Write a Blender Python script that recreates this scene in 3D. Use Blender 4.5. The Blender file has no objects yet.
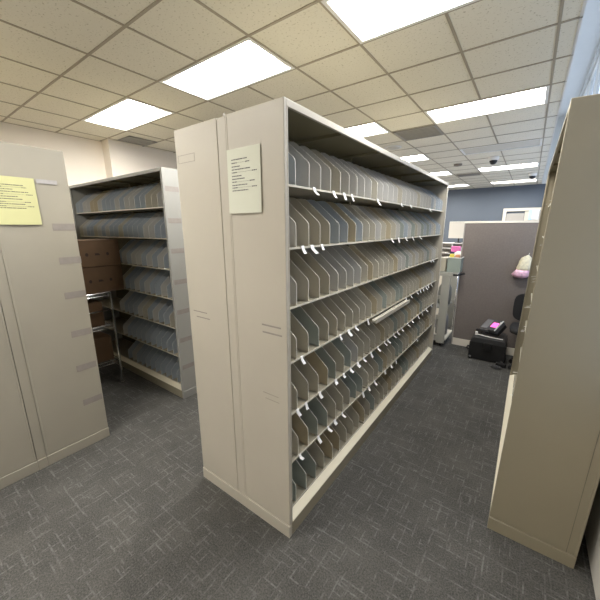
import bpy, math, random
from mathutils import Vector, Matrix, Euler
random.seed(11)
COL = bpy.context.scene.collection
PI = math.pi

# ------------------------------------------------------------------ materials
def mat(name, col, rough=0.6, metal=0.0, noise=0.0, nscale=8.0, bump=0.0, bscale=60.0, spec=0.5, alpha=None):
    m = bpy.data.materials.new(name); m.use_nodes = True
    nt = m.node_tree; b = nt.nodes['Principled BSDF']
    b.inputs['Roughness'].default_value = rough
    b.inputs['Metallic'].default_value = metal
    b.inputs['Specular IOR Level'].default_value = spec
    tc = nt.nodes.new('ShaderNodeTexCoord')
    nz = nt.nodes.new('ShaderNodeTexNoise'); nz.inputs['Scale'].default_value = nscale
    nz.inputs['Detail'].default_value = 4
    nt.links.new(tc.outputs['Object'], nz.inputs['Vector'])
    mp = nt.nodes.new('ShaderNodeMapRange')
    mp.inputs['From Min'].default_value = .3; mp.inputs['From Max'].default_value = .7
    mp.inputs['To Min'].default_value = 1 - noise; mp.inputs['To Max'].default_value = 1 + noise
    nt.links.new(nz.outputs['Fac'], mp.inputs['Value'])
    mx = nt.nodes.new('ShaderNodeVectorMath'); mx.operation = 'SCALE'
    mx.inputs[0].default_value = col
    nt.links.new(mp.outputs['Result'], mx.inputs['Scale'])
    nt.links.new(mx.outputs['Vector'], b.inputs['Base Color'])
    if bump:
        n2 = nt.nodes.new('ShaderNodeTexNoise'); n2.inputs['Scale'].default_value = bscale
        nt.links.new(tc.outputs['Object'], n2.inputs['Vector'])
        bp = nt.nodes.new('ShaderNodeBump'); bp.inputs['Strength'].default_value = bump
        bp.inputs['Distance'].default_value = .01
        nt.links.new(n2.outputs['Fac'], bp.inputs['Height'])
        nt.links.new(bp.outputs['Normal'], b.inputs['Normal'])
    return m

def emis(name, col, s):
    m = bpy.data.materials.new(name); m.use_nodes = True
    nt = m.node_tree; nt.nodes.clear()
    o = nt.nodes.new('ShaderNodeOutputMaterial'); e = nt.nodes.new('ShaderNodeEmission')
    e.inputs['Color'].default_value = (*col, 1); e.inputs['Strength'].default_value = s
    nt.links.new(e.outputs[0], o.inputs[0]); return m

def glass(name):
    m = bpy.data.materials.new(name); m.use_nodes = True
    nt = m.node_tree; nt.nodes.clear()
    o = nt.nodes.new('ShaderNodeOutputMaterial'); t = nt.nodes.new('ShaderNodeBsdfTransparent')
    g = nt.nodes.new('ShaderNodeBsdfGlossy'); x = nt.nodes.new('ShaderNodeMixShader')
    t.inputs[0].default_value = (.86, .91, .97, 1); g.inputs['Roughness'].default_value = .03
    x.inputs[0].default_value = .07
    nt.links.new(t.outputs[0], x.inputs[1]); nt.links.new(g.outputs[0], x.inputs[2])
    nt.links.new(x.outputs[0], o.inputs[0]); return m

def plastic(name, col, tr=.14):
    # smoky, slightly see-through divider plastic
    m = mat(name, col, .4, noise=.05, nscale=5)
    nt = m.node_tree; b = nt.nodes['Principled BSDF']; o = nt.nodes['Material Output']
    t = nt.nodes.new('ShaderNodeBsdfTranslucent'); x = nt.nodes.new('ShaderNodeMixShader'); x.inputs[0].default_value = tr
    t.inputs[0].default_value = (*[min(.95, c*1.3) for c in col], 1)
    nt.links.new(b.outputs[0], x.inputs[1]); nt.links.new(t.outputs[0], x.inputs[2]); nt.links.new(x.outputs[0], o.inputs[0])
    return m

def carpet_mat():
    m = bpy.data.materials.new('carpet'); m.use_nodes = True
    nt = m.node_tree; N = nt.nodes; Lk = nt.links; b = N['Principled BSDF']
    b.inputs['Roughness'].default_value = .95; b.inputs['Specular IOR Level'].default_value = .1
    tc = N.new('ShaderNodeTexCoord')
    def brick(rot, w, h, scale, mort, nsc, lo, hi, off):
        mp = N.new('ShaderNodeMapping'); mp.inputs['Rotation'].default_value = (0, 0, rot)
        mp.inputs['Location'].default_value = off
        Lk.new(tc.outputs['Object'], mp.inputs['Vector'])
        # slight wobble of the tufted strokes
        bt = N.new('ShaderNodeTexBrick'); bt.inputs['Scale'].default_value = scale
        bt.inputs['Brick Width'].default_value = w; bt.inputs['Row Height'].default_value = h
        bt.inputs['Mortar Size'].default_value = mort; bt.inputs['Mortar Smooth'].default_value = .4
        bt.offset = .37; bt.offset_frequency = 2; bt.squash = .7; bt.squash_frequency = 3
        Lk.new(mp.outputs[0], bt.inputs['Vector'])
        nz = N.new('ShaderNodeTexNoise'); nz.inputs['Scale'].default_value = nsc; nz.inputs['Detail'].default_value = 2
        Lk.new(mp.outputs[0], nz.inputs['Vector'])
        r = N.new('ShaderNodeMapRange'); r.inputs['From Min'].default_value = lo; r.inputs['From Max'].default_value = hi
        Lk.new(nz.outputs['Fac'], r.inputs['Value'])
        mu = N.new('ShaderNodeMath'); mu.operation = 'MULTIPLY'
        Lk.new(bt.outputs['Fac'], mu.inputs[0]); Lk.new(r.outputs[0], mu.inputs[1])
        return mu
    a = brick(0, .30, .075, 1, .0045, 9, .47, .62, (.13, .2, 0))
    c = brick(PI/2, .26, .085, 1, .0045, 10, .47, .62, (.7, .4, 0))
    d = brick(0, .5, .19, 1, .005, 6, .5, .6, (.4, .1, 0))
    e = brick(PI/2, .16, .045, 1, .003, 12, .52, .64, (.3, .9, 0))
    def mx_(p, q):
        m_ = N.new('ShaderNodeMath'); m_.operation = 'MAXIMUM'; Lk.new(p.outputs[0], m_.inputs[0]); Lk.new(q.outputs[0], m_.inputs[1]); return m_
    mx2 = mx_(mx_(a, c), mx_(d, e))
    n1 = N.new('ShaderNodeTexNoise'); n1.inputs['Scale'].default_value = 130; n1.inputs['Detail'].default_value = 4; n1.inputs['Roughness'].default_value = .7
    n2 = N.new('ShaderNodeTexNoise'); n2.inputs['Scale'].default_value = 3; n2.inputs['Detail'].default_value = 6; n2.inputs['Roughness'].default_value = .65
    Lk.new(tc.outputs['Object'], n1.inputs['Vector']); Lk.new(tc.outputs['Object'], n2.inputs['Vector'])
    ad = N.new('ShaderNodeMath'); ad.operation = 'MULTIPLY_ADD'; Lk.new(n2.outputs['Fac'], ad.inputs[0]); ad.inputs[1].default_value = .35; Lk.new(n1.outputs['Fac'], ad.inputs[2])
    cr = N.new('ShaderNodeValToRGB'); Lk.new(ad.outputs[0], cr.inputs[0])
    cr.color_ramp.elements[0].position = .50; cr.color_ramp.elements[0].color = (.044, .044, .044, 1)
    cr.color_ramp.elements[1].position = .86; cr.color_ramp.elements[1].color = (.130, .126, .116, 1)
    # strokes broken up by the fine tuft noise
    n3 = N.new('ShaderNodeTexNoise'); n3.inputs['Scale'].default_value = 60; n3.inputs['Detail'].default_value = 2
    Lk.new(tc.outputs['Object'], n3.inputs['Vector'])
    r3 = N.new('ShaderNodeMapRange'); r3.inputs['From Min'].default_value = .35; r3.inputs['From Max'].default_value = .6
    r3.inputs['To Min'].default_value = .12; r3.inputs['To Max'].default_value = .62; Lk.new(n3.outputs['Fac'], r3.inputs['Value'])
    mp2 = N.new('ShaderNodeMath'); mp2.operation = 'MULTIPLY'
    Lk.new(mx2.outputs[0], mp2.inputs[0]); Lk.new(r3.outputs[0], mp2.inputs[1])
    mix = N.new('ShaderNodeMix'); mix.data_type = 'RGBA'
    Lk.new(mp2.outputs[0], mix.inputs['Factor']); Lk.new(cr.outputs[0], mix.inputs['A'])
    mix.inputs['B'].default_value = (.20, .20, .195, 1)
    Lk.new(mix.outputs['Result'], b.inputs['Base Color'])
    bp = N.new('ShaderNodeBump'); bp.inputs['Strength'].default_value = .35; bp.inputs['Distance'].default_value = .004
    Lk.new(n1.outputs['Fac'], bp.inputs['Height']); Lk.new(bp.outputs['Normal'], b.inputs['Normal'])
    return m

def tile_mat():
    m = bpy.data.materials.new('ceiling_tile'); m.use_nodes = True
    nt = m.node_tree; N = nt.nodes; Lk = nt.links; b = N['Principled BSDF']
    b.inputs['Roughness'].default_value = .9; b.inputs['Specular IOR Level'].default_value = .2
    tc = N.new('ShaderNodeTexCoord')
    n1 = N.new('ShaderNodeTexNoise'); n1.inputs['Scale'].default_value = 70; n1.inputs['Detail'].default_value = 3
    Lk.new(tc.outputs['Object'], n1.inputs['Vector'])
    cr = N.new('ShaderNodeValToRGB'); Lk.new(n1.outputs['Fac'], cr.inputs[0])
    cr.color_ramp.elements[0].position = .30; cr.color_ramp.elements[0].color = (.52, .48, .38, 1)
    cr.color_ramp.elements[1].position = .40; cr.color_ramp.elements[1].color = (.80, .765, .665, 1)
    Lk.new(cr.outputs[0], b.inputs['Base Color'])
    bp = N.new('ShaderNodeBump'); bp.inputs['Strength'].default_value = .25; bp.inputs['Distance'].default_value = .004
    Lk.new(n1.outputs['Fac'], bp.inputs['Height']); Lk.new(bp.outputs['Normal'], b.inputs['Normal'])
    return m

M = dict(
    putty=mat('putty_paint', (.49, .46, .395), .42, noise=.035, nscale=2.5, bump=.05, bscale=6),
    putty_in_shade=mat('putty_paint_inside_shaded', (.17, .15, .09), .5, noise=.04, nscale=4),  # shade of the rack interior put into the colour
    grey_panel=mat('grey_putty_paint', (.36, .36, .345), .42, noise=.03, nscale=2.5),
    seam=mat('seam_shadow_gap', (.12, .11, .09), .8),
    ledge_lit=mat('base_ledge_paint_lit', (.80, .75, .60), .45),  # strong light from above put into the base step's colour
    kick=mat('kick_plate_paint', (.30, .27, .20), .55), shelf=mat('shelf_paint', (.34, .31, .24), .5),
    putty_l_dim=mat('putty_paint_left_dimmed', (.385, .362, .305), .42, noise=.035, nscale=2.5),  # same putty, darkened in colour for weaker light on the left rack
    putty_r_dim=mat('putty_paint_right_dimmed', (.30, .268, .195), .42, noise=.03, nscale=2.5),  # same putty; dimmer light on the right rack painted into the colour
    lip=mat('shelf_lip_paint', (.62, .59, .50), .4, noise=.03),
    d_grey=plastic('divider_grey', (.60, .60, .59)),
    d_warm=plastic('divider_warm', (.57, .545, .47)),
    d_tan=plastic('divider_tan', (.54, .475, .34)),
    d_blue=plastic('divider_blue', (.45, .51, .58)),
    d_teal=plastic('divider_teal', (.385, .435, .42)),
    d_edge=mat('divider_edge', (.88, .86, .80), .4),
    tape=mat('tape', (.33, .305, .285), .22, noise=.05, nscale=30),
    tape_faint=mat('tape_faint', (.41, .38, .33), .25, noise=.05, nscale=30),
    tape_shiny=mat('tape_shiny', (.48, .47, .48), .12, noise=.08, nscale=40),
    white_tab=mat('white_label_paper', (.88, .88, .88), .6),
    paper=mat('notice_paper', (.66, .68, .58), .7, noise=.02, nscale=3),
    paper_y=mat('yellow_paper', (.63, .63, .34), .7, noise=.02, nscale=3),
    ink=mat('ink', (.11, .11, .12), .8),
    ink_l=mat('ink_light', (.33, .33, .31), .8),
    ink_y=mat('ink_light_yellow', (.30, .30, .20), .8),
    wall=mat('wall_paint', (.88, .815, .735), .85, noise=.015, nscale=2, bump=.03, bscale=120),
    wall_b=mat('wall_blue_paint', (.115, .135, .165), .85, noise=.03, nscale=1.5),
    drywall=mat('drywall', (.70, .68, .63), .9, noise=.01),
    grid=mat('ceiling_grid_metal', (.38, .335, .26), .6),
    fix=mat('fixture_white', (.82, .82, .80), .5),
    lens=emis('light_lens', (1.0, .965, .90), 9.5),
    off=mat('unlit_lens', (.66, .64, .58), .9, spec=.1),
    vent=mat('vent_metal', (.34, .33, .31), .6, noise=.05),
    vent_b=mat('vent_dark', (.22, .19, .16), .7),
    black=mat('black_plastic', (.012, .012, .013), .4),
    case=mat('case_black_plastic', (.016, .016, .017), .38, noise=.15, nscale=20),
    casetop=mat('case_lid_grey', (.045, .045, .048), .3, noise=.1, nscale=20),
    darkg=mat('dark_grey_plastic', (.09, .09, .095), .4),
    midg=mat('grey_plastic', (.20, .20, .21), .45),
    pink=emis('pink_screen', (1.0, .12, .45), .6),
    pinkp=mat('pink_paper', (.85, .20, .50), .6),
    navy=mat('navy_paper', (.03, .03, .12), .6),
    lblue=mat('light_blue_plastic', (.45, .68, .80), .5),
    fabric=mat('partition_fabric', (.205, .18, .165), .95, noise=.07, nscale=60, bump=.3, bscale=300, spec=.1),
    cream=mat('cream_trim', (.78, .73, .64), .5),
    basew=mat('partition_base', (.36, .33, .30), .5),
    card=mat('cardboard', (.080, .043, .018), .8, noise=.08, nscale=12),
    card_ink=mat('cardboard_print', (.018, .009, .004), .8),
    chrome=mat('chrome', (.75, .75, .75), .18, metal=1.0),
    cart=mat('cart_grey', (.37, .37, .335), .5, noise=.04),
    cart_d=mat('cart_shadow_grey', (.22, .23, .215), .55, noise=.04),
    bin=mat('bin_grey_green', (.29, .34, .305), .5, noise=.02),
    tan=mat('tan_board', (.48, .45, .36), .6),
    white=mat('white_plastic', (.85, .83, .80), .5),
    beige=mat('beige_plastic', (.72, .68, .60), .5),
    yel=mat('yellow_paper_scrap', (.85, .70, .12), .6),
    org=mat('orange_paper_scrap', (.75, .35, .18), .6),
    bag1=mat('bag_cream', (.80, .74, .55), .35, noise=.22, nscale=26),
    bag2=mat('bag_pink', (.80, .50, .64), .35, noise=.35, nscale=22),
    mesh=mat('chair_fabric', (.015, .015, .016), .85),
    door=mat('door_paint', (.42, .39, .35), .6),
    frame=mat('frame_cream', (.68, .63, .54), .5),
    carpet=carpet_mat(), tile=tile_mat(), glass=glass('window_glass'),
    base=mat('rubber_baseboard', (.20, .19, .18), .6),
)

# ------------------------------------------------------------------ mesh helpers
class MB:
    def __init__(s): s.v = []; s.f = []; s.m = []
    def add(s, vs, fs, m=0):
        b = len(s.v); s.v += [tuple(p) for p in vs]
        for f in fs: s.f.append([b + i for i in f]); s.m.append(m)
        return s
    def box(s, x0, x1, y0, y1, z0, z1, m=0, M4=None):
        x0, x1 = min(x0, x1), max(x0, x1); y0, y1 = min(y0, y1), max(y0, y1); z0, z1 = min(z0, z1), max(z0, z1)
        vs = [(x0,y0,z0),(x1,y0,z0),(x1,y1,z0),(x0,y1,z0),(x0,y0,z1),(x1,y0,z1),(x1,y1,z1),(x0,y1,z1)]
        if M4 is not None: vs = [tuple(M4 @ Vector(p)) for p in vs]
        return s.add(vs, [(0,3,2,1),(4,5,6,7),(0,1,5,4),(1,2,6,5),(2,3,7,6),(3,0,4,7)], m)
    def prism(s, pts, a, b, axis='x', mside=0, mcap=0):
        # pts: 2-D polygon in the other two axes (in order), extruded from a to b along axis
        def P(t, p):
            return {'x': (t, p[0], p[1]), 'y': (p[0], t, p[1]), 'z': (p[0], p[1], t)}[axis]
        n = len(pts); vs = [P(a, p) for p in pts] + [P(b, p) for p in pts]
        s.add(vs, [tuple(range(n))[::-1], tuple(range(n, 2*n))], mcap)
        s.add(vs, [(i, (i+1) % n, n + (i+1) % n, n + i) for i in range(n)], mside)
        return s
    def tube(s, path, r, seg=8, m=0, closed=False):
        path = [Vector(p) for p in path]; n = len(path); rings = []
        up = Vector((0, 0, 1))
        for i, p in enumerate(path):
            if closed: d = path[(i+1) % n] - path[i-1]
            else: d = path[min(i+1, n-1)] - path[max(i-1, 0)]
            d.normalize()
            a = d.cross(up)
            if a.length < .05: a = d.cross(Vector((1, 0, 0)))
            a.normalize(); c = d.cross(a)
            rings.append([p + (a*math.cos(2*PI*k/seg) + c*math.sin(2*PI*k/seg)) * (r[i] if isinstance(r, (list, tuple)) else r) for k in range(seg)])
        vs = [q for R in rings for q in R]; fs = []
        for i in range(n if closed else n-1):
            j = (i+1) % n
            for k in range(seg): fs.append((i*seg+k, i*seg+(k+1) % seg, j*seg+(k+1) % seg, j*seg+k))
        if not closed: fs += [tuple(range(seg))[::-1], tuple(range((n-1)*seg, n*seg))]
        return s.add(vs, fs, m)
    def lathe(s, prof, c=(0, 0, 0), seg=20, m=0):
        vs = []; fs = []
        for r, z in prof:
            for k in range(seg): vs.append((c[0]+r*math.cos(2*PI*k/seg), c[1]+r*math.sin(2*PI*k/seg), c[2]+z))
        for i in range(len(prof)-1):
            for k in range(seg): fs.append((i*seg+k, i*seg+(k+1) % seg, (i+1)*seg+(k+1) % seg, (i+1)*seg+k))
        fs += [tuple(range(seg))[::-1], tuple(range((len(prof)-1)*seg, len(prof)*seg))]
        return s.add(vs, fs, m)
    def xf(s, M4):
        s.v = [tuple(M4 @ Vector(p)) for p in s.v]; return s
    def build(s, name, mats, parent=None, bevel=0, smooth=False, loc=None, rot=None):
        me = bpy.data.meshes.new(name); me.from_pydata(s.v, [], s.f); me.update()
        for m in (mats if isinstance(mats, (list, tuple)) else [mats]): me.materials.append(m)
        for p, mi in zip(me.polygons, s.m): p.material_index = mi; p.use_smooth = smooth
        import bmesh
        bm = bmesh.new(); bm.from_mesh(me); bmesh.ops.recalc_face_normals(bm, faces=bm.faces); bm.to_mesh(me); bm.free()
        o = bpy.data.objects.new(name, me); COL.objects.link(o)
        if parent: o.parent = parent
        if loc: o.location = loc
        if rot: o.rotation_euler = rot
        if bevel:
            b = o.modifiers.new('bevel', 'BEVEL'); b.width = bevel; b.segments = 2; b.limit_method = 'ANGLE'
        return o

def tag(o, label, cat, group=None):
    o['label'] = label; o['category'] = cat
    if group: o['group'] = group
    return o
def thing(name, label, cat, loc=(0, 0, 0), rot=(0, 0, 0), group=None):
    o = bpy.data.objects.new(name, None); COL.objects.link(o); o.empty_display_size = .1
    o.location = loc; o.rotation_euler = rot
    return tag(o, label, cat, group)
def struct(name, mb, m, parent=None, **k):
    o = mb.build(name, m, parent, **k); o['kind'] = 'structure'; return o

ORD = ['first','second','third','fourth','fifth','sixth','seventh','eighth','ninth','tenth','eleventh','twelfth','thirteenth',
       'fourteenth','fifteenth','sixteenth','seventeenth','eighteenth','nineteenth','twentieth','twenty-first','twenty-second',
       'twenty-third','twenty-fourth','twenty-fifth','twenty-sixth','twenty-seventh','twenty-eighth','twenty-ninth','thirtieth']

# ------------------------------------------------------------------ the room
XL, XR, YB, YF, HC = -4.70, .47, -3.1, 10.88, 2.80
CE = .08            # where the tiled ceiling stops before the window pocket
HP = 4.38           # top of the window pocket
struct('floor', MB().box(XL-.2, XR+.2, YB-.2, YF+.2, -.1, 0), M['carpet'])
w = MB().box(XL-.15, XL, YB, 2.06, 0, HP+.1)
w.box(XL-.15, -4.52, 2.06, YF, 0, HP+.1)
struct('wall_left', w, M['wall'])
struct('wall_back', MB().box(XL-.15, XR+.2, YB-.15, YB, 0, HP+.1), M['wall'])
struct('wall_far', MB().box(XL-.15, XR+.2, YF, YF+.15, 0, HP+.1), M['wall_b'])
# right wall: solid below the sill, tall glazing above, in the pocket past the ceiling edge
WY0, WY1, WZ0, WZ1 = 1.2, 10.6, .95, 4.30
w = MB().box(XR, XR+.18, YB, YF, 0, WZ0)
w.box(XR, XR+.18, YB, WY0, WZ0, HP+.1); w.box(XR, XR+.18, WY1, YF, WZ0, HP+.1); w.box(XR, XR+.18, WY0, WY1, WZ1, HP+.1)
struct('wall_right', w, M['drywall'])
struct('ceiling_slab', MB().box(XL-.15, XR+.2, YB-.15, YF+.15, HP, HP+.1), M['drywall'])
struct('wall_soffit', MB().box(CE-.015, CE, YB, YF, HC-.004, HP), M['drywall'])
n = 8; step = (WY1-WY0)/n
for k in range(n):
    y0 = WY0 + k*step
    fr = MB()
    for a, b, c, d in ((y0, y0+.035, WZ0, WZ1), (y0+step-.035, y0+step, WZ0, WZ1), (y0, y0+step, WZ0, WZ0+.05), (y0, y0+step, WZ1-.05, WZ1), (y0, y0+step, 2.6, 2.65)):
        fr.box(XR+.04, XR+.10, a, b, c, d)
    f = struct('window_%d' % (k+1), fr, M['frame'])
    struct('window_pane', MB().box(XR+.065, XR+.071, y0+.03, y0+step-.03, WZ0+.04, WZ1-.04), M['glass'], f)
struct('wall_pocket', MB().box(CE, XR, YF-.03, YF-.001, HC-.004, HP), M['drywall'])
struct('baseboard_left', MB().box(XL, XL+.012, YB, 2.06, 0, .1), M['base'])
struct('baseboard_far', MB().box(XL, -.72, YF-.012, YF, 0, .1), M['base'])

# ceiling: tiles, metal grid, recessed fixtures
SX, SY = .494, .475
GX = [CE] + [-.02 - SX*i for i in range(0, 10)] + [XL]
J0 = -8
GY = [1.085 + SY*j for j in range(J0, 21)]
GY = [YB] + [y for y in GY if YB < y < YF] + [YF]
def row(y): return min(range(len(GY)), key=lambda j: abs(GY[j]-y))
def colx(x): return min(range(len(GX)), key=lambda i: abs(GX[i]-x))
lights, unlit, vents = [], [], []
holes = set()
for (xr, y0) in [(-.02, 3.46), (-.02, 7.26), (-.02, 9.635), (-1.502, 1.56), (-1.502, 3.46), (-1.502, 5.36), (-1.502, 7.26), (-1.502, 9.635),
                 (-2.984, 1.56), (-2.984, 5.36), (-2.984, 9.635), (-1.502, -.34), (-1.502, -2.24), (-2.984, -.34), (-2.984, -2.24), (-.02, 1.56), (-2.984, 7.26)]:  # unseen rear rows behind the viewpoint are added for their light
    i, j = colx(xr), row(y0); lights.append((i, j)); holes |= {(i, j), (i+1, j)}
for (xr, y0) in [(-.02, 5.36)]:
    i, j = colx(xr), row(y0); unlit.append((i, j)); holes |= {(i, j), (i+1, j)}
ceil = MB()
for i in range(len(GX)-1):
    for j in range(len(GY)-1):
        if (i, j) in holes: continue
        ceil.box(GX[i+1]+.004, GX[i]-.004, GY[j]+.004, GY[j+1]-.004, HC, HC+.015)
ceiling = struct('ceiling', ceil, M['tile'])
g = MB()
for j, y in enumerate(GY):
    xs = XL
    # bars stop at the two-cell fixtures they would cross is not needed: bars of constant Y border them
    g.box(XL, CE-.001, y-.008, y+.008, HC-.004, HC+.03)
for i, x in enumerate(GX):
    j = 0
    while j < len(GY)-1:
        if (i-1, j) in [(a, b) for a, b in lights+unlit]: j += 1; continue
        g.box(x-.008, min(x+.008, CE-.001), GY[j]+.0085, GY[j+1]-.0085, HC-.0035, HC+.03)
        j += 1
struct('ceiling_grid', g, M['grid'], ceiling)

LNAME = {
 (-.02,3.46):'long bright ceiling light over the aisle, just before the right rack',
 (-.02,7.26):'thin-looking ceiling light between the two black dome cameras, near the blue wall',
 (-.02,9.635):'farthest ceiling light of the right column, against the blue wall',
 (-1.502,1.56):'large ceiling light left of the long rack top, next to the square left one',
 (-1.502,3.46):'ceiling light just above the long central rack, left of the square vent',
 (-1.502,5.36):'second ceiling light showing over the far half of the long central rack',
 (-1.502,7.26):'small bright ceiling light right above the far top corner of the long rack',
 (-1.502,9.635):'ceiling light of the middle column closest to the blue wall',
 (-2.984,1.56):'square bright ceiling light at the left above the corner rack',
 (-2.984,5.36):'ceiling light of the left column hidden behind the long rack',
 (-2.984,7.26):'ceiling light of the left column, third behind the long rack',
 (-2.984,9.635):'ceiling light of the left column by the blue wall',
 (-1.502,-.34):'added unseen ceiling light behind the viewpoint in the middle column',
 (-1.502,-2.24):'added unseen ceiling light at the back wall in the middle column',
 (-2.984,-.34):'added unseen ceiling light over the left rack behind the viewpoint',
 (-.02,1.56):'added ceiling light overhead at the upper right, before the right rack',  # added to brighten the aisle floor and the dividers
 (-2.984,-2.24):'added unseen ceiling light at the back wall in the left column'}
def troffer(i, j, lit, label):
    x1, x0, y0, y1 = GX[i]-.006, GX[i+2]+.006, GY[j]+.006, GY[j+1]-.006
    cx, cy = (x0+x1)/2, (y0+y1)/2; a, b = (x1-x0)/2, (y1-y0)/2
    t = thing('ceiling_light', label, 'ceiling light', (cx, cy, HC), group='recessed ceiling lights')
    fr = MB()
    for p in ((-a, a, -b, -b+.022), (-a, a, b-.022, b), (-a, -a+.022, -b+.022, b-.022), (a-.022, a, -b+.022, b-.022)):
        fr.box(p[0], p[1], p[2], p[3], -.006, .004)
    fr.build('frame', M['fix'], t)
    # sloping white reflector down from the lens plane
    r = MB(); ai, bi, h = a-.022, b-.022, .055
    al, bl = ai-.03, bi-.075
    if not lit: al, bl, h = ai-.004, bi-.004, .006
    o_ = [(-ai,-bi,0),(ai,-bi,0),(ai,bi,0),(-ai,bi,0)]; n_ = [(-al,-bl,h),(al,-bl,h),(al,bl,h),(-al,bl,h)]
    r.add(o_+n_, [(k, (k+1) % 4, 4+(k+1) % 4, 4+k) for k in range(4)])
    r.build('reflector', M['fix'], t)
    # gently bowed lens
    L = MB(); nx, ny = 2, 10; vs = []
    for q in range(ny+1):
        yy = -bl + 2*bl*q/ny; z = h - (.035 if lit else .003)*math.sin(PI*q/ny)
        for p in range(nx+1): vs.append((-al+2*al*p/nx, yy, z))
    fs = [(q*(nx+1)+p, q*(nx+1)+p+1, (q+1)*(nx+1)+p+1, (q+1)*(nx+1)+p) for q in range(ny) for p in range(nx)]
    L.add(vs, fs); L.build('lens', M['lens'] if lit else M['off'], t, smooth=True)
    MB().box(-a, a, -b, b, .075, .09).build('housing', M['fix'], t)
for i, j in lights:
    key = min(LNAME, key=lambda k: abs(k[0]-GX[i]) + abs(k[1]-GY[j])); troffer(i, j, True, LNAME[key])
for i, j in unlit: troffer(i, j, False, 'unlit grey ceiling light ahead of the first dome camera')

def vent(x0, x1, y0, y1, m, label, slats, name='air_vent'):
    t = thing(name, label, 'air vent', ((x0+x1)/2, (y0+y1)/2, HC), group='ceiling air vents')
    a, b = (x1-x0)/2, (y1-y0)/2
    MB().box(-a, a, -b, b, -.006, -.0042).build('back_plate', M[m], t)
    f = MB()
    for p in ((-a, a, -b, -b+.02), (-a, a, b-.02, b), (-a, -a+.02, -b, b), (a-.02, a, -b, b)): f.box(p[0], p[1], p[2], p[3], -.013, -.0055)
    f.build('frame', M['vent'] if m == 'vent' else M['grid'], t)
    s = MB()
    for k in range(slats):
        y = -b+.03 + (2*b-.06)*k/(slats-1)
        s.box(-a+.02, a-.02, y-.004, y+.004, -.012, -.006)
    s.build('slats', M['vent'], t)
vent(-1.482, -1.01, 3.95, 4.40, 'vent', 'square dark grey ceiling vent beside the large bright light', 9)
vent(-1.47, -1.02, 7.82, 8.16, 'vent_b', 'brownish far ceiling vent near the blue wall', 7)
vent(-4.44, -4.13, 2.14, 2.50, 'vent', 'grey vent at the ceiling edge above the left wall corner', 8)

def dome(x, y, label):
    t = thing('ceiling_camera', label, 'security camera', (x, y, HC), group='dome security cameras')
    MB().lathe([(.075, -.004), (.078, -.02), (.072, -.05), (.062, -.062)], seg=24).build('housing', M['white'], t, smooth=True)
    MB().lathe([(.058, -.06), (.057, -.075), (.046, -.10), (.028, -.118), (.004, -.124)], seg=24).build('dome', M['black'], t, smooth=True)
dome(-.636, 6.25, 'black and white dome camera on the ceiling, nearer and further left of the two')
dome(-.116, 8.62, 'black and white dome camera on the ceiling, right one close to the blue wall')
t = thing('ceiling_speaker', 'round flat white ceiling speaker beyond the light over the long rack', 'speaker', (-1.74, 4.66, HC))
MB().lathe([(.12, -.004), (.12, -.010), (.105, -.014)], seg=28).build('rim', M['fix'], t)
MB().lathe([(.10, -.0135), (.05, -.018), (.004, -.019)], seg=28).build('grille', M['off'], t, smooth=True)
t = thing('smoke_detector', 'small brownish round detector on the ceiling left of the dome cameras', 'smoke detector', (-1.22, 6.57, HC))
MB().lathe([(.07, -.004), (.07, -.02), (.055, -.035), (.01, -.038)], seg=20).build('housing', M['vent_b'], t, smooth=True)

# far wall door with window light
d = MB()
for a, b, z0, z1 in ((-.70, -.62, 0, 2.19), (.22, .30, 0, 2.19), (-.62, .22, 2.11, 2.19)): d.box(a, b, YF-.05, YF-.001, z0, z1)
d = struct('door_1', d, M['frame'])
struct('door_leaf', MB().box(-.61, -.20, YF-.02, YF-.002, .01, 2.05), M['door'], d)
struct('door_side_panel', MB().box(-.19, .21, YF-.025, YF-.002, .01, 2.10), M['frame'], d)
struct('door_handle', MB().tube([(-.25, YF-.02, 1.0), (-.25, YF-.06, 1.0), (-.35, YF-.06, 1.0)], .01), M['chrome'], d)
w = thing('wall_dispenser', 'pale blue and white box mounted on the far door panel', 'dispenser', (.03, YF-.026, 1.87))
MB().box(-.12, .10, -.10, 0, 0, .26).build('body', M['white'], w, bevel=.01)
MB().box(-.122, -.05, -.104, -.02, .0, .262).build('side_cover', M['lblue'], w)

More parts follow.
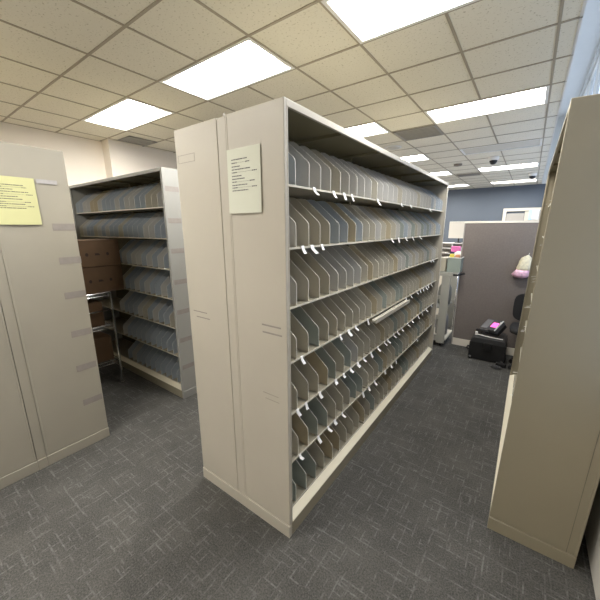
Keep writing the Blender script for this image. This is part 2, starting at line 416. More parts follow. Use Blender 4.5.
# ------------------------------------------------------------------ file racks
H = 2.2
SZ = [1.878, 1.598, 1.310, 1.023, .730, .435, .112]
def rack(name, label, loc, rotz, L, D, d, double, nsec, recess=.030, tilt=0, panel='putty', strips=None, tabs=None, rot=None, near='min', pull=None, tabx=0, tabs_small=False):
    """local u = length (x), v = depth (y), front face at v = 0.  d = depth of one half."""
    R = thing(name, label, 'file rack', loc, rot or (0, 0, rotz), group='open file racks')
    halves = [lambda v: v] + ([lambda v: D - v] if double else [])
    out = {}
    for hi, T in enumerate(halves):
        for e in (0, 1):
            U = (lambda u: u) if e == 0 else (lambda u: L - u)
            p = MB()
            p.box(U(0), U(.02), T(0), T(d), .079, H)
            p.box(U(.02), U(.029), T(0), T(.014), 0, H-.030)
            p.box(U(-.005), U(.02), T(-.001), T(d), 0, .077)
            # rolled back edge next to the seam
            p.box(U(-.002), U(.018), T(d-.012), T(d), .08, H)
            out[(hi, e)] = p.build('end_panel', M[panel], R, bevel=.003)
        MB().box(.02, L-.02, T(0), T(.014), H-.029, H).build('header', M[panel], R, bevel=.002)
        tp = MB().box(.021, L-.021, T(.015), T(d), H-.014, H-.002)
        for k in range(1, nsec*2): tp.box(L*k/(nsec*2)-.012, L*k/(nsec*2)+.012, T(.02), T(d-.015), H-.03, H-.014)
        tp.build('top_panel', M['putty_in_shade'], R)
        MB().box(.021, L-.021, T(d-.012), T(d-.004), .09, H-.015).build('back_panel', M['putty_in_shade'], R)
        bs = MB().box(.021, L-.021, T(.0), T(.012), 0, .082, 1)
        bs.prism([(T(.0), .0825), (T(.0), .088), (T(.042), .112), (T(.042), .0825)], .030, L-.030, 'x')
        bs.build('base', [M['ledge_lit'], M['kick']], R)
        sl = L/nsec
        for k in range(1, nsec):
            MB().box(k*sl-.006, k*sl+.006, T(.23), T(d-.013), .113, H-.031).build('upright', M['putty_in_shade'], R)
        for ri, z in enumerate(SZ):
            rc = recess if ri < 6 else .046
            for k in range(nsec):
                a = k*sl + (.0065 if k else .021); b = (k+1)*sl - (.0065 if k < nsec-1 else .021)
                s = MB().box(a, b, T(rc+.004), T(d-.013), z-.006, z)
                s.box(a + (.014 if k == 0 else 0), b - (.014 if k == nsec-1 else 0), T(rc), T(rc+.0035), z-.008, z+.001, 1)
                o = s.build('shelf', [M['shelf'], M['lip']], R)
                if hi == 0 and tabs:
                    for tu in tabs.get(ri, []):
                        if k*sl <= tu < (k+1)*sl:
                            w_ = random.uniform(.018, .030); ln = random.uniform(.010, .030); sk = random.uniform(-.2, 1.3); out_ = random.uniform(.010, .028) + tabx
                            if tabs_small: w_ = .008; ln = .008; sk = 0; out_ += .01
                            tb = MB(); v0 = T(rc) - .0015
                            P = [(tu, v0, z+.006), (tu+w_, v0, z+.006), (tu+w_*1.05, v0-.006, z-.014), (tu+.001, v0-.006, z-.014),
                                 (tu+w_*1.05+sk*ln*.5, v0-out_, z-.014-ln*.8), (tu+sk*ln*.5, v0-out_, z-.014-ln*.8)]
                            Q = [(x, y+.0012, zz) for x, y, zz in P]
                            tb.add(P+Q, [(0,1,2,3),(3,2,4,5),(6,9,8,7),(9,11,10,8),(0,3,9,6),(3,5,11,9),(1,7,8,2),(2,8,10,4),(0,6,7,1),(5,4,10,11)])
                            tb.build('label_tab', M['white_tab'], o)
    if double:
        f = MB()
        for e in (0, 1):
            U = (lambda u: u) if e == 0 else (lambda u: L - u)
            q = MB().box(U(.001), U(.016), d+.003, D-d-.0015, .012, H-.004)
            q.box(U(-.004), U(.016), d+.001, D-d-.001, .0, .076)
            q.build('filler_strip', M[panel], R, bevel=.001)
        MB().box(.02, L-.02, d+.002, D-d-.002, H-.012, H-.004).build('top_cap', M[panel], R)
    return R, out

def strips(parent, face, items, m, thick=.0012):
    """thin tape strips on an end panel; items (v0, v1, z0, z1) in rack local coords, face = (u, sign)"""
    u, s = face
    for (v0, v1, z0, z1) in items:
        MB().box(u, u + s*thick, v0, v1, z0, z1).build('tape_strip', m, parent)

tabs = {0:[1.34,1.53,1.65,1.75,2.14,2.65,2.9,3.56],
 1:[1.24,1.32,1.42,2.47,2.63,2.82,3.03,3.27], 2:[3.81,3.9], 3:[1.23,1.65,1.76,1.87,2.07,2.96,3.12,3.33,3.45,3.56,3.68,3.78,3.92],
 4:[1.19,1.27,1.41,1.6,1.71,1.81,1.92,2.03,2.16,2.3,2.45,2.52,2.68,2.78,2.9,3.09,3.23,3.45,3.61,3.79,4.03],
 5:[1.21,1.4,1.52,1.6,1.71,2.04,2.15,2.27,2.5,2.65,2.79,3.49], 6:[2.52,2.62,2.94]}
MX, MY, ML = -.865, 1.084, 3.157
tabs = {k: [y-MY for y in v] for k, v in tabs.items()}
main, mo = rack('file_rack', 'long tall putty-coloured double file rack in the middle, white notice on its end', (MX, MY, 0), PI/2,
                ML, .758, .348, True, 3, tabs=tabs)
strips(mo[(1, 0)], (0, -1), [(.595, .739, 2.030, 2.033), (.595, .739, 2.068, 2.071), (.595, .598, 2.030, 2.070), (.736, .739, 2.030, 2.070)], M['tape_faint'], .0008)
strips(mo[(1, 0)], (0, -1), [(.590, .715, 1.205, 1.211), (.567, .69, 1.172, 1.178)], M['tape'], .0008)
strips(mo[(0, 0)], (0, -1), [(.035, .158, 1.218, 1.226), (.03, .155, 1.180, 1.188)], M['tape'], .0008)
strips(mo[(0, 0)], (0, -1), [(.06, .165, .846, .852), (.055, .15, .816, .821)], M['tape_faint'], .0008)
# small latch tab standing up on the top edge beside the seam
MB().box(.0, .004, .352, .362, H-.012, H+.008).build('top_clip', M['putty'], main)
# pull-out reference shelf under the fourth row
p = MB().box(2.12-MY, 2.93-MY, -.020, .012, .995, 1.012); p.box(2.12-MY, 2.93-MY, -.026, -.018, .990, 1.022)
p.box(2.12-MY, 2.93-MY, .0, .011, 1.012, 1.016)
p.build('pull_out_shelf', M['lip'], main, bevel=.002)

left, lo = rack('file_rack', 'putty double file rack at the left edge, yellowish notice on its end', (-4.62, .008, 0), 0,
                1.985, .891, .417, True, 2, panel='putty_l_dim')
LL = 1.985
strips(lo[(1, 1)], (LL, 1), [(v0+.005, v0+.137, z-.024, z+.024) for v0, z in ((.752,1.700),(.756,1.469),(.750,1.219),(.748,.928),(.742,.656),(.745,.370))], M['tape'])

cor, co = rack('file_rack', 'grey-white file rack against the left wall, full of blue-grey dividers', (-4.695, 1.6, 0), 0,
               2.07, .38, .378, False, 2, panel='grey_panel')
strips(co[(0, 1)], (2.07, 1), [(.018, .150, z-.024, z+.020) for z in (2.03, 1.757, 1.487, 1.197, .905, .62, .335)], M['tape'])

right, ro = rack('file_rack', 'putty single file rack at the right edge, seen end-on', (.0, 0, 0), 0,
                 2.14, .382, .380, False, 2, recess=.048, panel='putty_r_dim', tabx=.006, tabs_small=True,
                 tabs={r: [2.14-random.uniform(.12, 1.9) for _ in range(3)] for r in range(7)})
right.rotation_euler = (0, math.radians(1.0), 0)
right.rotation_euler = (Matrix.Rotation(math.radians(1.15), 3, 'Y') @ Matrix.Rotation(-PI/2, 3, 'Z')).to_euler()
right.location = (.021, 3.94, .001)
# panel edge seam near its outer side
MB().box(2.14, 2.1410, .337, .3385, .08, H-.002).build('panel_seam', M['seam'], right)

# dividers ------------------------------------------------------------------
def divider_mesh(name, mname):
    prof = [(.0, .0), (.0, .100), (.002, .110), (.010, .121), (.150, .238), (.170, .250), (.190, .254), (.276, .254), (.278, .252), (.278, .0)]
    mb = MB().prism(prof, -.0016, .0016, 'x', 1, 0)
    me = bpy.data.meshes.new(name); me.from_pydata(mb.v, [], mb.f); me.update()
    me.materials.append(M[mname]); me.materials.append(M['d_edge'])
    for p, mi in zip(me.polygons, mb.m): p.material_index = mi
    import bmesh
    bm = bmesh.new(); bm.from_mesh(me); bmesh.ops.recalc_face_normals(bm, faces=bm.faces); bm.to_mesh(me); bm.free()
    return me
DM = {0: ('grey', divider_mesh('divider_grey', 'd_grey')), 1: ('beige', divider_mesh('divider_beige', 'd_warm')),
      2: ('tan', divider_mesh('divider_tan', 'd_tan')), 3: ('blue', divider_mesh('divider_blue', 'd_blue')),
      4: ('teal', divider_mesh('divider_teal', 'd_teal'))}
# divider colours per shelf, from the near end: 0 grey, 1 beige, 2 tan, 3 blue, 4 teal
rows = [[3,0,0,0,1,0,0,0,0,1,0,0,0,0,1,0,0,0,0,1,0,0,0,0,3,0,3,3,3],
        [0,1,1,1,3,3,2,3,1,1,0,1,2,1,0,4,3,0,4,1,0,4,3,4,3,0,1,3,3],
        [0,1,1,1,0,0,0,0,1,2,1,1,1,1,2,0,0,4,0,1,0,1,1,0,4,1,0,0,1],
        [1,1,4,1,1,1,1,1,1,1,2,1,4,1,1,4,4,1,1,1,1,1,2,1,1,1,1,0,1],
        [1,1,1,2,4,1,4,0,1,1,1,1,2,1,1,4,1,1,4,2,1,1,2,4,1,1,1,1,1],
        [1,2,4,4,1,1,1,4,4,1,1,1,4,2,1,1,4,4,1,1,2,1,1,4,1,1,2,2,1],
        [4,4,4,1,2,2,1,1,1,2,1,4,1,1,1,2,1,1,1,4,4,1,1,1,2,1,1,1,1]]
RN = ['top', 'second', 'third', 'fourth', 'fifth', 'sixth', 'bottom']
def put_divider(code, x, y, z, rz, label, group):
    c, me = DM[code]
    o = bpy.data.objects.new('divider', me); COL.objects.link(o)
    lean = random.gauss(0, .012)
    o.rotation_euler = (0, lean, rz + random.gauss(0, .010))
    o.location = (x, y, z + .0012)
    return tag(o, label.replace('#', c), 'divider', group)
for r, z in enumerate(SZ):
    for k in range(29):
        y = 1.208 + .1055*k
        for s in (1, 2):   # keep clear of the uprights between sections
            ys = MY + s*ML/3
            if abs(y - ys) < .016: y = ys + .016
        if y > MY+ML-.06: continue
        x = (-.897 if r < 6 else -.913) - random.uniform(0, .004)
        put_divider(rows[r][k], x, y + random.uniform(-.003, .003), z, PI/2,
                    '# divider on the %s shelf of the long central rack, %s from the near end' % (RN[r], ORD[k]),
                    'dividers in the long central rack')
SZ2 = SZ
for r, z in enumerate(SZ2):
    cnt = 19 if r < 2 else (10 if r < 4 else 11)
    for k in range(cnt):
        x = -2.79 - .104*k
        if abs(x + 3.660) < .016: x = -3.660 - .016
        code = random.choice((3,3,0,3,0,3,0,3,1,3) if r < 5 else (3,3,3,0,3,3,3,0,3))
        if r == 0 and k in (13, 14): code = 2
        if r == 0 and k == 1: code = 1
        put_divider(code, x, (1.632 if r < 6 else 1.648) + random.uniform(0, .004), z, 0,
                    '# divider on the %s shelf of the left-wall rack, %s from its right end' % (RN[r], ORD[k]),
                    'dividers in the rack against the left wall')

# notices -------------------------------------------------------------------
def sheet(w, h, curl, nx=8, nz=10, th=.0006):
    """paper in the local x-z plane, facing -y, lower edge lifting off by curl"""
    def P(i, k, o):
        x = w*i/nx; z = h*k/nz; u = 1-k/nz
        return (x, -.0022 - curl*(u**3)*(.4+.6*math.sin(PI*i/nx)) - o, z)
    vs = [P(i, k, 0) for k in range(nz+1) for i in range(nx+1)] + [P(i, k, th) for k in range(nz+1) for i in range(nx+1)]
    n = (nx+1)*(nz+1); fs = []
    for k in range(nz):
        for i in range(nx):
            a = k*(nx+1)+i; q = (a, a+1, a+nx+2, a+nx+1)
            fs.append(q[::-1]); fs.append(tuple(n+t for t in q))
    return MB().add(vs, fs)
def text_marks(lines, w, h, curl, seed=1):
    rnd = random.Random(seed); a = MB(); off = .0034 + curl*.12
    for (z, x0, x1, dark) in lines:
        x = x0
        while x < x1:
            l = rnd.uniform(.003, .010); l = min(l, x1-x)
            bold = dark(x, x0, x1)
            hh = .0042 if bold else .0016
            u = 1 - z/h
            y = -.0031 - curl*(u**3)*(.4+.6*math.sin(PI*min(1, max(0, x/w)))) 
            a.box(x, x+l, y, y-.0004, z-hh/2, z+hh/2, 0 if bold else 1)
            x += l + rnd.uniform(.0008, .003)
    return a
ends = lambda x, a, b: (x < a+.032) or (x > b-.034)
full = lambda x, a, b: True
n1 = thing('notice', 'off-white printed notice taped to the end of the long central rack', 'notice', (-1.209, MY-.0025, 1.758))
sheet(.214, .288, .006).build('paper', M['paper'], n1)
def zr(f): return .288*(1-f)
T = [(zr(.165), .030, .132, full), (zr(.215), .030, .148, ends), (zr(.27), .030, .085, full), (zr(.315), .030, .15, full), (zr(.36), .030, .192, ends),
     (zr(.415), .030, .095, full), (zr(.46), .030, .115, full), (zr(.505), .030, .178, ends), (zr(.555), .030, .13, full), (zr(.595), .030, .190, ends), (zr(.64), .030, .135, full)]
text_marks(T, .214, .288, .006, 3).build('printed_text', [M['ink'], M['ink_l']], n1)
n2 = thing('notice', 'pale yellow printed notice taped to the end of the left rack', 'notice', (-2.632, .493, 1.716), (0, 0, PI/2))
sheet(.216, .288, .005).build('paper', M['paper_y'], n2)
T2 = [(zr(.17), .02, .155, full), (zr(.215), .02, .17, ends), (zr(.26), .02, .10, full), (zr(.31), .02, .175, full), (zr(.36), .02, .195, ends),
      (zr(.41), .02, .12, full), (zr(.46), .02, .14, full), (zr(.52), .02, .18, ends), (zr(.565), .02, .15, full), (zr(.61), .02, .192, ends), (zr(.65), .02, .15, full)]
text_marks(T2, .216, .288, .005, 5).build('printed_text', [M['ink'], M['ink_y']], n2)
MB().box(.228, .340, -.0018, -.0005, .262, .288).build('tape', M['tape_shiny'], n2)

# ------------------------------------------------------------------ wire rack and cartons
WX0, WX1, WY0_, WY1_ = -4.42, -3.50, .95, 1.41
wr = thing('wire_rack', 'chrome wire shelving holding brown cartons in the dark corner', 'wire rack', ((WX0+WX1)/2, (WY0_+WY1_)/2, 0))
cx, cy = (WX0+WX1)/2, (WY0_+WY1_)/2; a, b = (WX1-WX0)/2, (WY1_-WY0_)/2
for sx in (-1, 1):
    for sy in (-1, 1):
        p = MB().tube([(sx*a, sy*b, .012), (sx*a, sy*b, 1.0385)], .0125, 10)
        p.tube([(sx*a, sy*b, 0), (sx*a, sy*b, .014)], .018, 10)
        p.build('post', M['chrome'], wr, smooth=False)
for z in (1.040, .690, .290):
    s = MB()
    for sx in (-1, 1):
        s.tube([(sx*a, -b, z), (sx*a, b, z)], .004, 6); s.tube([(sx*a, -b, z-.035), (sx*a, b, z-.035)], .004, 6)
        for k in range(10):
            y0 = -b + 2*b*k/10; s.tube([(sx*a, y0, z), (sx*a, y0+b/10, z-.035), (sx*a, y0+b/5, z)], .002, 4)
    for sy in (-1, 1):
        s.tube([(-a, sy*b, z), (a, sy*b, z)], .004, 6); s.tube([(-a, sy*b, z-.035), (a, sy*b, z-.035)], .004, 6)
    for k in range(1, 26): s.tube([(-a+2*a*k/26, -b, z+.002), (-a+2*a*k/26, b, z+.002)], .0022, 4)
    s.build('wire_shelf', M['chrome'], wr)
MB().tube([(a+.012, -b, .855), (a+.012, b, .855)], .007, 8).build('retaining_bar', M['chrome'], wr, smooth=True)

def carton(x1, y0, y1, z, h, label, ink, depth=.36, rz=0):
    cyy = (y0+y1)/2; w = (y1-y0)/2
    t = thing('cardboard_box', label, 'box', (x1, cyy, z), (0, 0, rz), group='brown cartons on the wire rack')
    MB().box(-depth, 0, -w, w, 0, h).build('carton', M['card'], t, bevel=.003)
    tp = MB().box(-depth+.002, -.002, -.003, .003, h, h+.0012); tp.box(.0, .0008, -w+.002, w-.002, h-.006, h-.004)
    tp.build('flap_seam', M['card_ink'], t)
    if ink:
        for yy, ww in ((-.075, .010), (.02, .022), (.115, .012)):
            k = MB()
            if ww > .02: k.prism([(yy-ww, h*.42), (yy+ww, h*.42), (yy+ww, h*.465), (yy+ww*.6, h*.465), (yy+ww*.6, h*.50), (yy-ww, h*.50)], .0003, .001, 'x')
            else: k.prism([(yy+.014*math.cos(2*PI*q/14), h*.46+.017*math.sin(2*PI*q/14)) for q in range(14)], .0003, .001, 'x')
            k.build('printed_mark', M['card_ink'], t)
WT = 1.0465
carton(-3.50, 1.085, 1.563, WT, .268, 'brown carton with printed marks on the wire rack, lower of the top pair', True)
carton(-3.495, 1.09, 1.560, WT+.2705, .262, 'brown carton with printed marks, uppermost of the wire rack stack', True)
carton(-3.525, 1.0, 1.33, .6965, .25, 'brown carton behind the chrome bar on the middle wire shelf', False)
carton(-3.53, 1.02, 1.37, .2965, .262, 'brown carton on the lowest wire shelf', False)

# ------------------------------------------------------------------ cart behind the long rack
ct = thing('utility_cart', 'grey metal cart with slotted end behind the far end of the long rack', 'cart', (-1.10, 4.85, 0))
def cb(x0, x1, y0, y1, z0, z1): return (x0+1.10, x1+1.10, y0-4.85, y1-4.85, z0, z1)
for x0, x1 in ((-.908, -.800), (-1.40, -1.29)):
    MB().box(*cb(x0, x1, 4.60, 4.625, .055, 1.03)).build('end_plate', M['cart'], ct, bevel=.003)
for z0, z1 in ((.08, .17), (.40, .47), (.70, .75)): MB().box(*cb(-1.289, -.909, 4.604, 4.620, z0, z1)).build('cross_bar', M['cart'], ct, bevel=.002)
MB().box(*cb(-1.40, -.775, 4.595, 4.630, 1.031, 1.085)).build('top_rail', M['cart'], ct, bevel=.003)
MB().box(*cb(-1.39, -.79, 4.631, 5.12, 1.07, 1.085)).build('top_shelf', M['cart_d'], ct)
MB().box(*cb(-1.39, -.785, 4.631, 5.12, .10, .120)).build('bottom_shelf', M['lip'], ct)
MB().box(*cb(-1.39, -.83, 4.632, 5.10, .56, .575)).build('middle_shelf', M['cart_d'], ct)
for x in (-.79, -1.385):
    MB().tube([(x+1.10, .27, .10), (x+1.10, .27, 1.06)], .010, 8).build('rear_post', M['chrome'], ct, smooth=True)
MB().tube([(.31, -.20, 1.045), (.37, -.20, 1.048), (.40, -.17, 1.055), (.44, -.10, 1.06)], .013, 8).build('push_handle', M['black'], ct, smooth=True)
for x in (-.85, -1.34):
    for y in (4.66, 5.07):
        c = MB().tube([(x+1.10-.012, y-4.85, .030), (x+1.10+.012, y-4.85, .030)], .030, 14); c.box(x+1.10-.016, x+1.10+.016, y-4.85-.012, y-4.85+.012, .055, .100)
        c.build('caster', M['black'], ct)
# hanging sack inside, dark round things
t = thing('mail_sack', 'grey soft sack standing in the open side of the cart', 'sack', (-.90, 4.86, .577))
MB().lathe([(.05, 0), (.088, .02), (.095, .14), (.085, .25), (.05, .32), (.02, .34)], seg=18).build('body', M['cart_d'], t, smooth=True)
t = thing('round_canister', 'dark grey canister on the bottom shelf of the cart', 'canister', (-.90, 4.87, .1205))
MB().lathe([(.08, 0), (.085, .02), (.088, .18), (.08, .27), (.06, .31), (.04, .32)], seg=18).build('body', M['midg'], t, smooth=True)
t = thing('storage_bin', 'grey-green square bin on top of the cart', 'bin', (-.865, 4.64, 1.0862), (0, 0, 0))
p = MB(); p.box(0, .165, 0, .30, 0, .006); p.box(0, .165, 0, .006, .006, .19); p.box(0, .165, .294, .30, .006, .19); p.box(0, .006, .006, .294, .006, .19); p.box(.159, .165, .006, .294, .006, .19)
p.build('body', M['bin'], t)
p = MB(); p.box(-.008, .173, -.008, 0, .19, .202); p.box(-.008, .173, .3, .308, .19, .202); p.box(-.008, 0, 0, .3, .19, .202); p.box(.165, .173, 0, .3, .19, .202)
p.build('rim', M['fix'], t)
t = tag(MB().box(-.955, -.885, 4.64, 4.92, 1.0862, 1.272).build('tan_box', M['tan'], None, bevel=.004), 'tan upright box on the cart, left of the grey-green bin', 'box')
t = tag(MB().box(-.85, -.80, 4.70, 4.76, 1.2935, 1.335).build('paper_pad', M['yel'], None, bevel=.003), 'small yellow pad on the grey-green bin', 'paper pad')
t.location.z = -.20; 
t2 = tag(MB().box(-.79, -.74, 4.72, 4.78, 1.0935, 1.315).build('orange_folder', M['org']), 'orange folder sticking out of the grey-green bin', 'folder')
bpy.data.objects.remove(t)
t = tag(MB().box(-.848, -.795, 4.66, 4.70, 1.0935, 1.33).build('paper_pad', M['yel'], None, bevel=.003), 'yellow pad sticking out of the grey-green bin', 'paper pad')
tis = MB(); 
vs = []; 
tis.lathe([(.030, 0), (.045, .06), (.050, .12), (.040, .19), (.055, .24), (.02, .265)], (-.775, 4.86, 1.0935), 14)
tis.v = [(x+random.uniform(-.008, .008), y+random.uniform(-.008, .008), z) for x, y, z in tis.v]
tag(tis.build('tissue_wad', M['white'], smooth=True), 'crumpled white tissue rising out of the grey-green bin', 'tissue')

# white counter with trays, monitor, pink and blue packets further back
dk = thing('sorter_counter', 'white counter cabinet beyond the cubicle partition', 'counter', (-1.05, 6.33, 0))
MB().box(-.45, .55, -.25, .30, 0, 1.10).build('cabinet', M['cream'], dk, bevel=.004)
MB().box(-.47, .57, -.27, .32, 1.10, 1.13).build('counter_top', M['white'], dk, bevel=.004)
so = thing('letter_tray', 'white stacked letter trays on the white counter', 'letter tray', (-1.05, 6.22, 1.1302))
p = MB()
for z in (0, .09, .18, .27): p.box(-.30, .26, -.12, .14, z, z+.012)
p.box(-.30, -.29, -.12, .14, 0, .27); p.box(.25, .26, -.12, .14, 0, .27); p.box(-.05, -.04, -.12, .14, 0, .27); p.box(-.30, .26, .13, .14, 0, .27)
p.build('tray', M['white'], so)
for q in ((-.27, -.08, -.13, .1, .013, .03), (.0, .2, -.12, .1, .193, .205), (-.26, -.1, -.13, .1, .103, .12)): MB().box(*q).build('paper_stack', M['beige'], so)
mo_ = thing('computer_monitor', 'beige-white monitor seen from behind over the partition corner', 'monitor', (-1.02, 6.24, 1.4125))
MB().box(-.05, .05, -.05, .05, 0, .010).build('stand_base', M['black'], mo_)
MB().box(-.012, .012, -.010, .010, .010, .14).build('stand', M['black'], mo_)
MB().box(-.17, .30, -.03, .0, .08, .37).build('housing', M['beige'], mo_, bevel=.006)
MB().box(-.13, .26, .0, .012, .10, .35).build('screen', M['black'], mo_)
pk = thing('packet', 'pink, navy and light blue packet beside the partition edge', 'packet', (-.82, 5.80, 0))
# stands on a low grey cabinet in front of the counter
lc = thing('file_cabinet', 'low grey cabinet carrying a pink and blue packet', 'cabinet', (-.93, 5.83, 0))
MB().box(-.12, .25, -.2, .2, 0, 1.05).build('body', M['cart'], lc, bevel=.004)
for z in (.06, .56): MB().box(-.10, .23, -.212, -.2, z, z+.44).build('drawer', M['cart'], lc, bevel=.003)
pk.location = (-.955, 5.70, 1.0502)
MB().box(-.075, .075, -.03, .03, 0, .20).build('lower_pack', M['lblue'], pk, bevel=.004)
MB().box(-.077, .077, -.032, .032, .2002, .235).build('band', M['navy'], pk)
MB().box(-.07, .07, -.03, .03, .2352, .33).build('upper_pack', M['pinkp'], pk, bevel=.01)

# ------------------------------------------------------------------ cubicle partition
pt = thing('cubicle_partition', 'grey-brown fabric cubicle partition with a cream top cap', 'partition', (-.15, 4.85, 0))
MB().box(-.57, .60, -.03, .03, .105, 1.735).build('fabric_panel', M['fabric'], pt, bevel=.006)
MB().box(-.585, .60, -.036, .036, 1.735, 1.762).build('top_cap', M['cream'], pt, bevel=.004)
MB().box(-.585, -.571, -.034, .034, 0, 1.735).build('end_post', M['basew'], pt, bevel=.003)
MB().box(-.571, .60, -.034, .034, .0, .104).build('base_rail', M['cream'], pt, bevel=.003)
# hanging bag
BS = .84
bg = thing('hanging_bag', 'crumpled cream and pink plastic bag hanging on the grey partition', 'bag', (-.005, 4.765, 1.06))
bg.scale = (BS, BS, BS)
def crumple(prof, seg, amp, mb, c=(0, 0, 0), flat=.55, seed=3):
    rnd = random.Random(seed); vs = []
    for r, z, ox in prof:
        for k in range(seg):
            a_ = 2*PI*k/seg; rr = r*(1+rnd.uniform(-amp, amp) + .08*math.sin(5*a_))
            vs.append((c[0]+ox+rr*math.cos(a_), c[1]+rr*math.sin(a_)*flat, c[2]+z+rnd.uniform(-.006, .006)))
    n_ = len(prof); fs = []
    for i in range(n_-1):
        for k in range(seg): fs.append((i*seg+k, i*seg+(k+1) % seg, (i+1)*seg+(k+1) % seg, (i+1)*seg+k))
    fs += [tuple(range(seg))[::-1], tuple(range((n_-1)*seg, n_*seg))]
    return mb.add(vs, fs)
crumple([(.085, .115, -.005), (.09, .15, 0), (.083, .20, .005), (.078, .25, .01), (.062, .30, .015), (.035, .325, .02), (.012, .335, .03)], 18, .05, MB()).build('upper_body', M['bag1'], bg, smooth=True)
crumple([(.03, .0, -.02), (.08, .012, -.03), (.115, .05, -.03), (.10, .09, -.02), (.086, .118, -.005)], 18, .10, MB(), seed=8).build('lower_body', M['bag2'], bg, smooth=True)
MB().tube([(.03, 0, .33), (.04, .03, .37), (.04, .064, .36)], .003, 6).build('hook_loop', M['white'], bg)

# ------------------------------------------------------------------ black case and the things on it
cs = thing('equipment_case', 'black hard plastic case on the carpet against the partition', 'case', (-.25, 4.59, 0))
MB().prism([(-.205, .012), (.195, .012), (.195, .235), (-.205, .235)], -.19, .19, 'y').build('body', M['case'], cs, bevel=.012)
MB().prism([(-.19, .236), (.188, .236), (.188, .27), (.168, .30), (-.16, .30), (-.19, .27)], -.195, .185, 'y').build('lid', M['casetop'], cs, bevel=.012)
MB().box(-.045, .045, -.215, -.190, .15, .25).build('latch', M['black'], cs, bevel=.006)
for x in (-.185, .17):
    p = MB().tube([(x-.012, -.19, .022), (x+.012, -.19, .022)], .022, 12); p.tube([(x-.012, .16, .022), (x+.012, .16, .022)], .022, 12)
    p.build('wheel', M['black'], cs)
MB().tube([(-.215, -.05, .07), (-.245, -.05, .09), (-.245, .05, .09), (-.215, .05, .07)], .010, 8).build('side_grip', M['black'], cs, smooth=True)
st = thing('white_strap', 'white strap with buckle lying across the black case', 'strap', (-.25, 4.455, .3012))
MB().tube([(-.145, .055, .010), (-.09, .035, .012), (.0, .01, .010), (.08, .0, .010), (.15, .01, .008)], .007, 6).build('band', M['white'], st)
MB().box(-.165, -.135, .04, .075, .0, .045).build('buckle', M['white'], st, bevel=.004)
tr = tag(MB().box(-.43, -.34, 4.545, 4.75, .3012, .322).build('flat_pouch', M['black'], bevel=.006), 'flat black pouch at the back left of the black case lid', 'pouch')
dv = thing('desk_device', 'dark grey device with a pink screen leaning on the black case', 'device', (-.21, 4.60, .368), (math.radians(38), math.radians(-6), math.radians(-38)))
dv.scale = (1.35, 1.35, 1.25)
MB().box(-.085, .085, -.06, .075, .035, .085).build('body', M['darkg'], dv, bevel=.006)
MB().prism([(-.06, .0), (.085, .0), (.085, .035), (-.085, .035)], -.05, .07, 'y').build('foot', M['black'], dv, bevel=.004)
MB().box(-.08, .005, -.0655, -.060, .040, .080).build('front_plate', M['midg'], dv)
MB().box(-.075, -.005, -.05, .06, .085, .088).build('cover', M['midg'], dv, bevel=.001)
MB().box(.012, .070, -.02, .035, .085, .0885).build('screen', M['pink'], dv)
MB().box(.080, .088, -.06, .075, .080, .089).build('edge_trim', M['fix'], dv)

# power adapter and cable on the floor
ad = thing('power_adapter', 'black power adapter on the carpet right of the black case', 'adapter', (-.075, 4.325, 0))
MB().box(-.06, .05, -.03, .03, 0, .05).build('body', M['black'], ad, bevel=.008)
pts = [(-.05+.05*math.cos(a_)*(1+.15*math.sin(3*a_)), -.085+.04*math.sin(a_), .006+.003*math.sin(2*a_)+.0008*k) for k, a_ in enumerate([q*.42 for q in range(30)])]
MB().tube([(-.05, -.03, .02)] + pts, .0045, 6).build('cable', M['darkg'], ad, smooth=True)

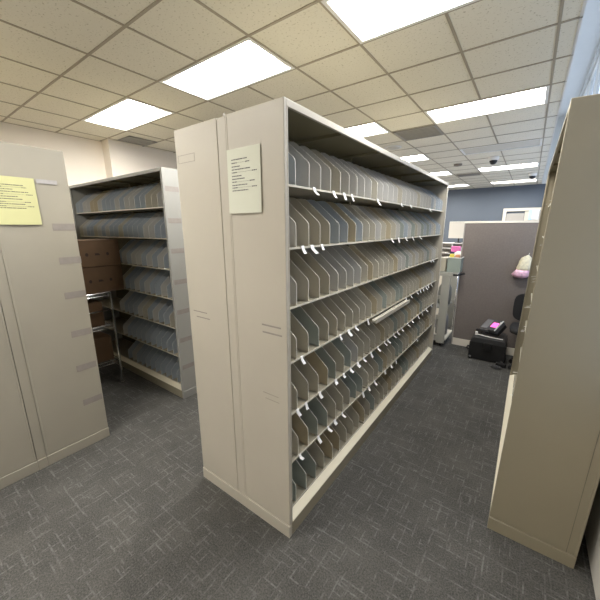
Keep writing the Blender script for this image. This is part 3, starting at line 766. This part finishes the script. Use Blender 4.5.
# ------------------------------------------------------------------ office chair
ch = thing('office_chair', 'black office chair half hidden behind the right rack', 'chair', (.185, 4.42, 0))
s = MB(); n_ = 20
def sup(r1, r2, e, k): 
    a_ = 2*PI*k/n_; c_, s_ = math.cos(a_), math.sin(a_)
    return (r1*math.copysign(abs(c_)**e, c_), r2*math.copysign(abs(s_)**e, s_))
rings = [(.20, .19, .455), (.235, .225, .47), (.24, .23, .50), (.225, .215, .525), (.18, .17, .535)]
vs = []; fs = []
for r1, r2, z in rings:
    for k in range(n_): x, y = sup(r1, r2, .6, k); vs.append((x, y, z))
for i in range(4):
    for k in range(n_): fs.append((i*n_+k, i*n_+(k+1) % n_, (i+1)*n_+(k+1) % n_, (i+1)*n_+k))
fs += [tuple(range(n_))[::-1], tuple(range(4*n_, 5*n_))]
s.add(vs, fs); s.build('seat', M['mesh'], ch, smooth=True)
b_ = MB(); prof = []
for k in range(24):
    a_ = 2*PI*k/24; c_, s_ = math.cos(a_), math.sin(a_)
    prof.append((.235*math.copysign(abs(c_)**.45, c_),   .715+.175*math.copysign(abs(s_)**.5, s_)))
b_.prism(prof, .19, .235, 'y'); b_.build('backrest', M['mesh'], ch, bevel=.012)
MB().tube([(0, .06, .45), (0, .20, .46), (0, .25, .52), (0, .245, .66)], .018, 8).build('back_bracket', M['black'], ch, smooth=True)
MB().lathe([(.04, .06), (.035, .10), (.022, .12), (.022, .40), (.05, .42), (.12, .455)], seg=16).build('gas_column', M['black'], ch, smooth=True)
for k in range(5):
    a_ = 2*PI*k/5; c_, s_ = math.cos(a_), math.sin(a_); r = .20
    MB().tube([(0, 0, .095), (c_*.12, s_*.12, .085), (c_*r, s_*r, .062)], [.022, .018, .013], 8).build('base_arm', M['black'], ch, smooth=True)
    MB().tube([(c_*r-s_*.02, s_*r+c_*.02, .026), (c_*r+s_*.02, s_*r-c_*.02, .026)], .026, 12).build('caster', M['black'], ch)

# ------------------------------------------------------------------ light, world, camera
w = bpy.data.worlds.new('sky'); bpy.context.scene.world = w; w.use_nodes = True
bgk = w.node_tree.nodes['Background']; bgk.inputs[0].default_value = (.74, .83, 1.0, 1); bgk.inputs[1].default_value = .42

cam = bpy.data.cameras.new('camera'); co_ = bpy.data.objects.new('camera', cam); COL.objects.link(co_)
cam.sensor_width = 36; cam.lens = 309.96/600*36; cam.clip_start = .02
R3 = Matrix(((.80943277, -.13032174, .57256863), (.58719693, .18674916, -.78760683), (-.00428442, .97372532, .22768541)))
co_.matrix_world = Matrix.Translation((0, 0, 1.6905)) @ R3.to_4x4()
sc = bpy.context.scene; sc.camera = co_
sc.view_settings.view_transform = 'Standard'; sc.view_settings.look = 'None'; sc.view_settings.gamma = 1
sc.view_settings.use_curve_mapping = False; sc.view_settings.exposure = 2.25
sc.cycles.max_bounces = 10; sc.cycles.diffuse_bounces = 6
sc.cycles.sample_clamp_indirect = 6
